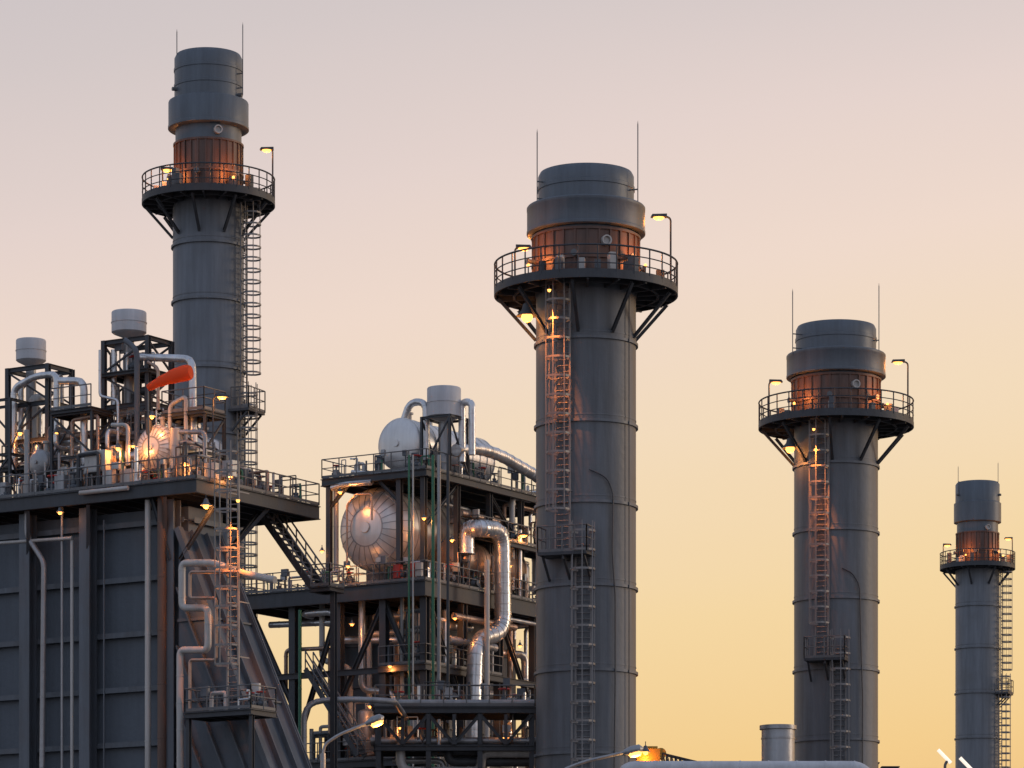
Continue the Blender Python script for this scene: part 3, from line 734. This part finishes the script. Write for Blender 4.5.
part(root,'beam',G().ibeam(B.p(.2,-.25,27.6),B.p(14,-.25,27.6),.25,.4),M_DARK)
part(root,'beam',G().ibeam(B.p(-.25,.2,27.6),B.p(-.25,17.5,27.6),.25,.4),M_DARK)
deck(B,-.3,8.0,-.3,18,ZU,'upper service deck above the steam drums',cols=[(0.1,0),(2.0,0),(7.6,0),(0.1,4),(0.1,8),(7.6,6),(0.1,12),(7.6,12),(.1,16)],zc0=ZB+.01,fas=.45,cw=.34,
  braces=[(B.p(.1,0,ZB+3.5),B.p(.1,3.9,ZU-.6)),(B.p(.1,12,ZB+3.5),B.p(.1,8,ZU-.6)),(B.p(7.6,0,ZU-2),B.p(6,0,ZU-.5)),(B.p(2,0,ZU-2),B.p(3.6,0,ZU-.5)),(B.p(.1,12,ZB+.2),B.p(.1,8,ZB+3.4))])
deck(B,-.6,1.2,5.5,18,37.0,'narrow mid level walkway with handrails',fas=.3,cw=.25)
deck(B,-.3,3.4,-.4,9,27.9,'intermediate open steel floor below the drum deck',fas=.4,rail=(1,0,0,1))
deck(B,-.3,9.5,-.4,12,21.8,'lower open steel floor with handrails',fas=.45,rail=(1,0,0,1))
stairs(B.p(8.6,-.9,27.9),B.p(4.4,-.9,22.0),B.v,.9)
root=thing('boiler_building','dark boiler casing enclosed by open steelwork','industrial building',B.p(9,9,0))
w=part(root,'wall',G().fbox(B,3.6,10.2,5.2,17,0,ZB-1.2),M_WALL)
g=G()
for i in range(11):
    z=2+i*2.8; g.fbox(B,3.6,10.1,5.0,5.197,z,z+.12); g.fbox(B,3.4,3.597,5.2,16.9,z,z+.12)
for i in range(4): u=3.8+i*2.0; g.fbox(B,u,u+.3,4.75,4.99,0,ZB-1.3)
part(root,'stiffener_rail',g,M_STEEL,sub=w)
c=B.at(365,527,v=.6); drum(c,B.v,42*c.y/FP,11,M_DRUM,'large silver insulated drum with radial seams on its end',dish=.5,base=ZB)
c=B.at(396,443,v=1.2); drum(c,B.v,26*c.y/FP,9,M_DRUM,'silver insulated drum on the upper deck',dish=.3,base=ZU,seams=False)
c=B.at(448,566,u=1.3); drum(V(c.x,c.y,ZB+2.1),B.v,1.45,7,M_COPPER,'copper toned drum on the lower deck',dish=.4,base=ZB,seams=False)
c=B.at(444,388,v=2.4); silencer(c,17*c.y/FP,30*c.y/FP,ZU,'white vent silencer above the drum deck')
pu=B.uof(c)
frame_tower(B,pu-1.1,pu+1.1,1.4,3.6,ZU,c.z-1.95,1,w=.16,label='short steel stand under the vent silencer')
def PB(lst,v=None,u=None): return [B.at(x,y,v=v,u=u) for x,y in lst]
pipe(PB([(426,460),(426,402),(410,402),(404,420)],v=2.0),.24,M_LAG,'bright lagged vent pipe with a tight return bend',bs=.8)
pipe(PB([(462,462),(462,402),(472,402),(472,455)],v=3.0),.24,M_LAG,'bright lagged hoop pipe beside the silencer',bs=.8)
pipe(PB([(456,450),(478,448),(500,455),(540,478)],u=-.8)+[B.p(-.8,22,38.3)],.4,M_LAG,'thick silver pipe running along the upper deck edge',bs=.9)
a=PB([(480,528)],u=-1.3)[0]
pipe([B.p(-.2,B.vof(a),a.z-1.6),B.p(-.2,B.vof(a),a.z),a]+PB([(502,530),(503,632),(476,640),(473,720)],u=-1.3)+[V(*(PB([(473,720)],u=-1.3)[0].xy),0)],.55,M_LAG,'large silver lagged pipe with an offset double bend',bend=1.3,seg=24,bs=.7,nb=9)
pipe(PB([(487,560),(487,640)],u=-2.0)[:2]+[V(*(PB([(487,640)],u=-2.0)[0].xy),10)],.18,M_PIPEW,'pale pipe beside the large silver pipe')
for px,m,rr in((433,M_GREEN,.1),(439,M_LAGD,.12),(409,M_GREEN,.07),(448,M_DARK,.1),(413,M_PIPEW,.06)):
    a=B.at(px,455,v=-1.0); pipe([a,V(a.x,a.y,0)],rr,m,'slim vertical pipe in front of the boiler frame',bands=False,seg=8)
pipe(PB([(347,572),(347,505)],v=-.1)+PB([(356,494),(372,494),(372,520)],v=-.1),.07,M_COPPER,'slim copper toned pipe in front of the drum')
pipe(PB([(336,470),(336,575)],v=.3),.18,M_LAGD,'dull riser pipe at the deck corner')
pipe(PB([(332,488),(345,484),(372,482)],v=-.2),.2,M_LAG,'slim silver pipe below the upper deck')
pipe(PB([(352,472),(380,474),(420,470)],v=.4),.14,M_LAG,'slim silver pipe below the upper deck')
for (pts,r,m,v) in [([(322,590),(322,660),(350,668),(350,768),(350,1050)],.2,M_PIPEW,.8),([(362,600),(362,690),(395,692),(395,1050)],.24,M_LAG,1.2),
   ([(300,610),(300,1050)],.12,M_GREEN,-.8),([(402,588),(402,1050)],.14,M_PIPEW,.6),([(270,625),(340,622)],.22,M_LAG,1.0),([(340,640),(415,640),(415,700),(380,705)],.26,M_LAG,1.6),
   ([(286,690),(286,650),(330,648),(330,1050)],.14,M_COPPER,.5),([(375,618),(420,614)],.3,M_LAGD,2.0),([(312,735),(420,728)],.24,M_LAGD,1.3),([(345,760),(415,745)],.14,M_COPPER,.3)]:
    pipe(PB(pts,v=v),r,m,'pipe run threaded through the boiler frame',seg=10)
for (pts,r,m,u) in [([(440,625),(470,628)],.3,M_LAG,.8),([(445,610),(445,1050)],.22,M_LAGD,.9),([(462,650),(525,655),(525,1050)],.26,M_LAG,1.0),([(510,610),(510,700),(480,705)],.2,M_COPPER,.6),
   ([(455,690),(535,700)],.26,M_LAGD,1.4),([(520,530),(520,600)],.15,M_LAG,-.2),([(530,500),(512,497),(512,590)],.2,M_PIPEW,.2)]:
    pipe(PB(pts,u=u),r,m,'pipe run along the side of the boiler frame',seg=10)
tangle(B,-.3,10,.2,4,14,31.8,20,211); tangle(B,-.3,3,1,16,14,31.8,16,212)
tangle(B,-.2,1.4,3,16,ZB+.3,ZU-.8,10,214); tangle(B,.3,7.5,4,14,ZU+.3,ZU+1.8,5,215)
for u,v,r_,h_,m_ in((.6,13,.5,2.6,M_LAGD),(9.2,9,.5,2.6,M_LAGD)): flash_tank(B,u,v,ZB,r_,h_,m_)
for u,v in((5.2,.8),(1.4,.9),(.8,6)): flash_tank(B,u,v,21.8,.55,3.4,M_LAGD)
clutter(B,-.1,8,-.3,.4,ZB,16,1.3,21); clutter(B,8,13.5,-.3,5,ZB,18,1.3,28); clutter(B,-.2,.6,2,17,ZB,26,2.6,22)
clutter(B,0,7.5,0,1.0,ZU,12,1.4,23); clutter(B,-.1,1,2,17,ZU,12,1.6,24)
clutter(B,0,3.2,-.2,2.4,28.0,12,3.4,25,dark=True); clutter(B,0,9,-.2,2.4,21.9,26,3.6,26,dark=True); clutter(B,-.1,1.8,1,11,21.9,18,3.6,27,dark=True)
clutter(B,-.1,1.8,1,9,28.0,12,3.4,29,dark=True); clutter(B,-.1,.8,6,15,37.0,10,2,30)
for k,(px,v) in enumerate(((398,-.2),(420,-.2),(412,-.2))):
    p=B.at(px,450,v=v); cabinet(B,B.uof(p),v,ZB,.5,.4,.9,M_RED if k in(0,2) else M_PIPEW)
for px,py,v,pw in((424,512,-.9,90),(340,486,-.9,110),(322,545,-.2,30),(352,618,-.6,60),(390,660,-.6,60),(370,700,-.7,60),(348,560,-1.2,60)):
    bell_lamp(B.at(px,py,v=v),pw,.6)
for px,py,u,pw in((452,534,-.8,120),(510,560,-.6,50),(455,612,-.5,60),(520,640,-.6,50),(500,700,-.6,50)):
    bell_lamp(B.at(px,py,u=u),pw,.6)
b=B.at(516,560,u=-.3); post_lamp(V(b.x,b.y,ZB),4.2,V(1,0,0),.5,70,.9,'lamp posts on the boiler decks','slim deck lamp post with glowing orange head')

# ---------------------------------------------------------------- pipe rack
Rr=Site((535-512)/FP*216,216,0)
zr=CZ+(HZ-706)/FP*216
xb=[]
for i in range(6):
    a_=.2+i*1.55; b_=a_+1.55
    xb.append((Rr.p(a_,-.02,zr-2.3),Rr.p(b_,-.02,zr-.5)) if i%2 else (Rr.p(b_,-.02,zr-2.3),Rr.p(a_,-.02,zr-.5)))
    xb.append((Rr.p(b_,-.02,zr-2.3),Rr.p(b_,-.02,zr-.5)))
deck(Rr,0,9.6,0,4.5,zr,'low pipe rack platform with trussed side and handrails',cols=[(.2,.2),(3.3,.2),(6.4,.2),(9.4,.2),(.2,4.2),(9.4,4.2)],fas=.35,rail=(1,0,0,1),cw=.3,braces=xb)
deck(Rr,0,9.6,.1,4.4,zr-2.3,'lower tier of the pipe rack',fas=.3,rail=(0,0,0,0))
for i,(v,r,m,dz) in enumerate(((.6,.2,M_LAGD,0),(1.3,.16,M_PIPEW,0),(1.9,.25,M_LAGD,0),(2.7,.14,M_COPPER,0),(.7,.22,M_LAGD,-2.3),(1.5,.18,M_STEEL,-2.3),(2.4,.2,M_PIPEW,-2.3))):
    pipe([Rr.p(-1,v,zr+dz+r+.05),Rr.p(9.9,v,zr+dz+r+.05)],r,m,'horizontal pipe lying on the pipe rack')
clutter(Rr,.3,9.3,.3,3.5,zr-2.3,16,1.9,33,dark=True)
clutter(Rr,.3,9.3,.3,3.5,zr,14,1.6,34,dark=True)
tangle(Rr,.3,9.3,.4,3.5,zr-4.5,zr-.6,10,216)
for px in(400,505):
    q=W(px,722,216.5); bell_lamp(q,35,.5)
D=207
pipe([W(304,1050,D),W(304,702,D),W(345,699,D),W(394,701,D),W(400,700,D)+V(0,12,.1)],.17,M_LAGD,'slim silver lagged pipe curving from vertical to horizontal',bend=1.1,seg=16,bs=.8)

# ---------------------------------------------------------------- street lamps
def street_lamp(head,basex,sag,label,pw=300,D=120):
    base=V(basex,head.y,0); root=thing('street_lamp',label,'street lamp',base,'street lamps beside the plant road')
    zt=head.z-sag
    top=V(basex,head.y,zt)
    part(root,'pole',G().tube([base,top],.10,10,0),M_LAGD)
    mid=V(basex+(head.x-basex)*.35,head.y,zt+sag*.62)
    part(root,'arm',G().tube([top-V(0,0,.02),top+V((head.x-basex)*.04,0,sag*.3),mid,head],.055,8,.5),M_LAGD)
    d=(head-mid).normalized(); side=V(0,1,0); up=side.cross(d)*-1
    if up.z<0: up=-up
    g=G().lathe(head-d*.1,[(.04,0),(.1,.05),(.17,.3),(.16,.6),(.03,.72)],14,axis=d); part(root,'lamp_head',g,M_LAGD)
    g=G().lathe(head+d*.3-up*.1,[(.01,-.26),(.13,-.18),(.15,0),(.13,.18),(.01,.26)],12,axis=d); b=part(root,'bulb',g,M_BULB)
    light(root,b,head+d*.3-up*.35,pw,(1,.5,.18))
street_lamp(W(368,723,130),W(323,1000,130).x,1.1,'curved arm street lamp glowing orange in front of the boiler frame',200)
street_lamp(W(626,752,125),W(560,1000,125).x,.9,'curved arm street lamp beside the tall chimney',200)

# ---------------------------------------------------------------- low items at right
D=215; c=W(778,726,D); s=D/FP
root=thing('exhaust_stack','short pale exhaust stack with a flanged rim','exhaust stack',V(c.x,c.y,0))
part(root,'stack_body',G().lathe(V(c.x,c.y,0),[(15*s,c.z-.3),(16*s,c.z-.1),(16.5*s,c.z-.3),(16.5*s,0)],32),M_LAGD)
part(root,'rim',G().lathe(V(c.x,c.y,0),[(14*s,c.z),(18.5*s,c.z+.02),(18.5*s,c.z-.22),(16.6*s,c.z-.22)],32),M_LAGD)
part(root,'seam_band',G().lathe(V(c.x,c.y,0),[(16.5*s,c.z-.7),(17*s,c.z-.7),(17*s,c.z-.8),(16.5*s,c.z-.8)],32),M_LAGD)
a=W(700,768,190); b=W(868,768,190); 
pipe([V(a.x-4,190,0),V(a.x-4,190,a.z-.05),V(b.x-.4,190,b.z-.05),V(b.x+.2,190,b.z-.8),V(b.x+.2,190,0)],.42,M_WHITE,'large white horizontal pipe on low supports',seg=20,bend=.6)
D=230; p=W(648,768,D)
root=thing('gantry_hoist','yellow gantry hoist with winch drum and lattice boom','crane',V(p.x,p.y,0))
part(root,'mast',G().beam(V(p.x,p.y,0),V(p.x,p.y,p.z+.2),.6,.6),M_YEL)
g=G().box(p+V(0,0,.7),1.5,1.2,1.0); g.box(p+V(-.7,0,.6),.5,.9,.7); g.box(p+V(.2,0,1.28),.8,.8,.16); g.cyl(p+V(.8,-.5,.9),p+V(.8,.5,.9),.35,16)
part(root,'winch_housing',g,M_YEL)
g=G(); a=p+V(.9,0,.9); b=W(724,769,D)
for dy in(-.5,.5):
    for dz in(0,-.8): g.beam(a+V(0,dy,dz),b+V(0,dy,dz),.09,.09)
for i in range(14):
    q=a.lerp(b,i/14); q2=a.lerp(b,(i+1)/14)
    for dy in(-.5,.5): g.beam(q+V(0,dy,0),q2+V(0,dy,-.8),.06,.06); g.beam(q+V(0,dy,0),q+V(0,dy,-.8),.06,.06)
    g.beam(q+V(0,-.5,0),q+V(0,.5,0),.06,.06)
part(root,'lattice_boom',g,M_DARK)
bell_lamp(p+V(-.2,-1.1,1.6),70,1.0)
for px,py in((945,757),(967,765)):
    q=W(px,py,150); base=V(q.x,q.y,0)
    root=thing('tube_lamp','small pole lamp with a tilted pale tube','lamp',base,'small pole lamps by the plant edge')
    part(root,'pole',G().tube([base,q-V(0,0,.3),q+V(.15,0,-.1)],.06,8,.1),M_RAIL)
    d=V(-.7,0,.72).normalized()
    b=part(root,'bulb',G().cyl(q-d*.35,q+d*.42,.075,10),M_TUBE)
D=300
for px,py in((870,764),(890,768)):
    q=W(px,py,D)
    root=thing('electrical_cabinet','small dark rooftop plant cabinet on a steel post','cabinet',V(q.x,q.y,0),'rooftop plant by the chimneys')
    part(root,'cabinet_body',G().box(q-V(0,0,.6),1.3,1,1.2).box(q+V(0,0,.06),1.5,1.2,.1),M_DARK)
    part(root,'leg',G().beam(V(q.x,q.y,0),q-V(0,0,1.21),.3,.3),M_DARK)

# ---------------------------------------------------------------- ground
g=G().add([(-4000,-600,0),(4000,-600,0),(4000,9000,0),(-4000,9000,0)],[(0,1,2,3)])
o=g.build('ground',M_GROUND,None,V(0,0,0)); o['kind']='structure'
g=G().add([(-60,100,.004),(60,100,.004),(60,112,.004),(-60,112,.004)],[(0,1,2,3)])
o=g.build('road',mat('asphalt',(0.05,0.05,0.052),0,.85,.2,0,streak=False),None,V(0,100,0)); o['kind']='structure'

# ---------------------------------------------------------------- world
w=bpy.data.worlds.new('World'); sc.world=w; w.use_nodes=True
nt=w.node_tree; n=nt.nodes; l=nt.links; n.clear()
out=n.new('ShaderNodeOutputWorld'); bg=n.new('ShaderNodeBackground'); bg2=n.new('ShaderNodeBackground'); ad=n.new('ShaderNodeAddShader')
tc=n.new('ShaderNodeTexCoord'); sp=n.new('ShaderNodeSeparateXYZ'); l.new(tc.outputs['Generated'],sp.inputs[0])
def M(op,a,b=None,c=None):
    x=n.new('ShaderNodeMath'); x.operation=op
    for i,q in enumerate((a,b,c)):
        if q is None: continue
        if isinstance(q,(int,float)): x.inputs[i].default_value=q
        else: l.new(q,x.inputs[i])
    return x.outputs[0]
X,Y,Z=sp.outputs
hyp=M('SQRT',M('ADD',M('MULTIPLY',X,X),M('MULTIPLY',Y,Y)))
el=M('DIVIDE',Z,M('MAXIMUM',hyp,.001))
ns=n.new('ShaderNodeTexNoise'); ns.inputs['Scale'].default_value=3.0; ns.inputs['Detail'].default_value=3
mpn=n.new('ShaderNodeMapping'); mpn.inputs['Scale'].default_value=(1,1,4); l.new(tc.outputs['Generated'],mpn.inputs[0]); l.new(mpn.outputs[0],ns.inputs['Vector'])
inp=M('ADD',M('MULTIPLY',el,2.0),M('MULTIPLY',X,-.28))
inp=M('ADD',inp,M('MULTIPLY',M('SUBTRACT',ns.outputs['Fac'],.5),.06))
def lin(c): return [((x/255)/12.92 if x/255<=.04045 else ((x/255+.055)/1.055)**2.4) for x in c]+[1]
def ramp(st):
    r=n.new('ShaderNodeValToRGB'); e=r.color_ramp.elements
    e[0].position=st[0][0]; e[0].color=lin(st[0][1]); e[1].position=st[-1][0]; e[1].color=lin(st[-1][1])
    for p_,c_ in st[1:-1]: k=e.new(p_); k.color=lin(c_)
    return r
r1_=ramp([(0.02,(222,165,105)),(.15,(236,196,134)),(.24,(239,207,156)),(.33,(239,213,182)),(.42,(236,212,198)),(.50,(226,206,200)),(.59,(209,196,195)),(.8,(180,178,188)),(1.0,(145,154,178))])
l.new(inp,r1_.inputs['Fac'])
r2_=ramp([(0.0,(182,175,182)),(.3,(184,188,203)),(1.0,(152,165,192))]); l.new(inp,r2_.inputs['Fac'])
mr=n.new('ShaderNodeMapRange'); mr.inputs['From Min'].default_value=-.35; mr.inputs['From Max'].default_value=.75; mr.interpolation_type='SMOOTHSTEP'
l.new(Y,mr.inputs['Value'])
mx=n.new('ShaderNodeMix'); mx.data_type='RGBA'; l.new(mr.outputs[0],mx.inputs['Factor']); l.new(r2_.outputs[0],mx.inputs['A']); l.new(r1_.outputs[0],mx.inputs['B'])
l.new(mx.outputs['Result'],bg.inputs['Color']); bg.inputs['Strength'].default_value=.97
sky=n.new('ShaderNodeTexSky'); sky.sky_type='NISHITA'; sky.sun_disc=False; sky.sun_elevation=math.radians(3); sky.sun_rotation=math.radians(55)
l.new(sky.outputs[0],bg2.inputs['Color']); bg2.inputs['Strength'].default_value=.03
l.new(bg.outputs[0],ad.inputs[0]); l.new(bg2.outputs[0],ad.inputs[1]); l.new(ad.outputs[0],out.inputs[0])
L=bpy.data.lights.new('sun','SUN'); L.energy=.6; L.angle=math.radians(12); L.color=(1,.78,.58)
so=bpy.data.objects.new('sun',L); COL.objects.link(so)
src=V(math.sin(math.radians(75)),math.cos(math.radians(75))*.6,math.tan(math.radians(8)))
so.rotation_euler=(-src).to_track_quat('-Z','Y').to_euler()

# ---------------------------------------------------------------- camera
cam=bpy.data.cameras.new('camera'); co=bpy.data.objects.new('camera',cam); COL.objects.link(co)
co.location=(0,0,CZ); co.rotation_euler=(math.radians(90),0,0)
cam.sensor_width=36; cam.lens=FP*36/1024; cam.shift_y=(HZ-384)/1024; cam.clip_end=20000; cam.clip_start=1
sc.camera=co
sc.view_settings.view_transform='Standard'; sc.view_settings.look='None'; sc.view_settings.exposure=0
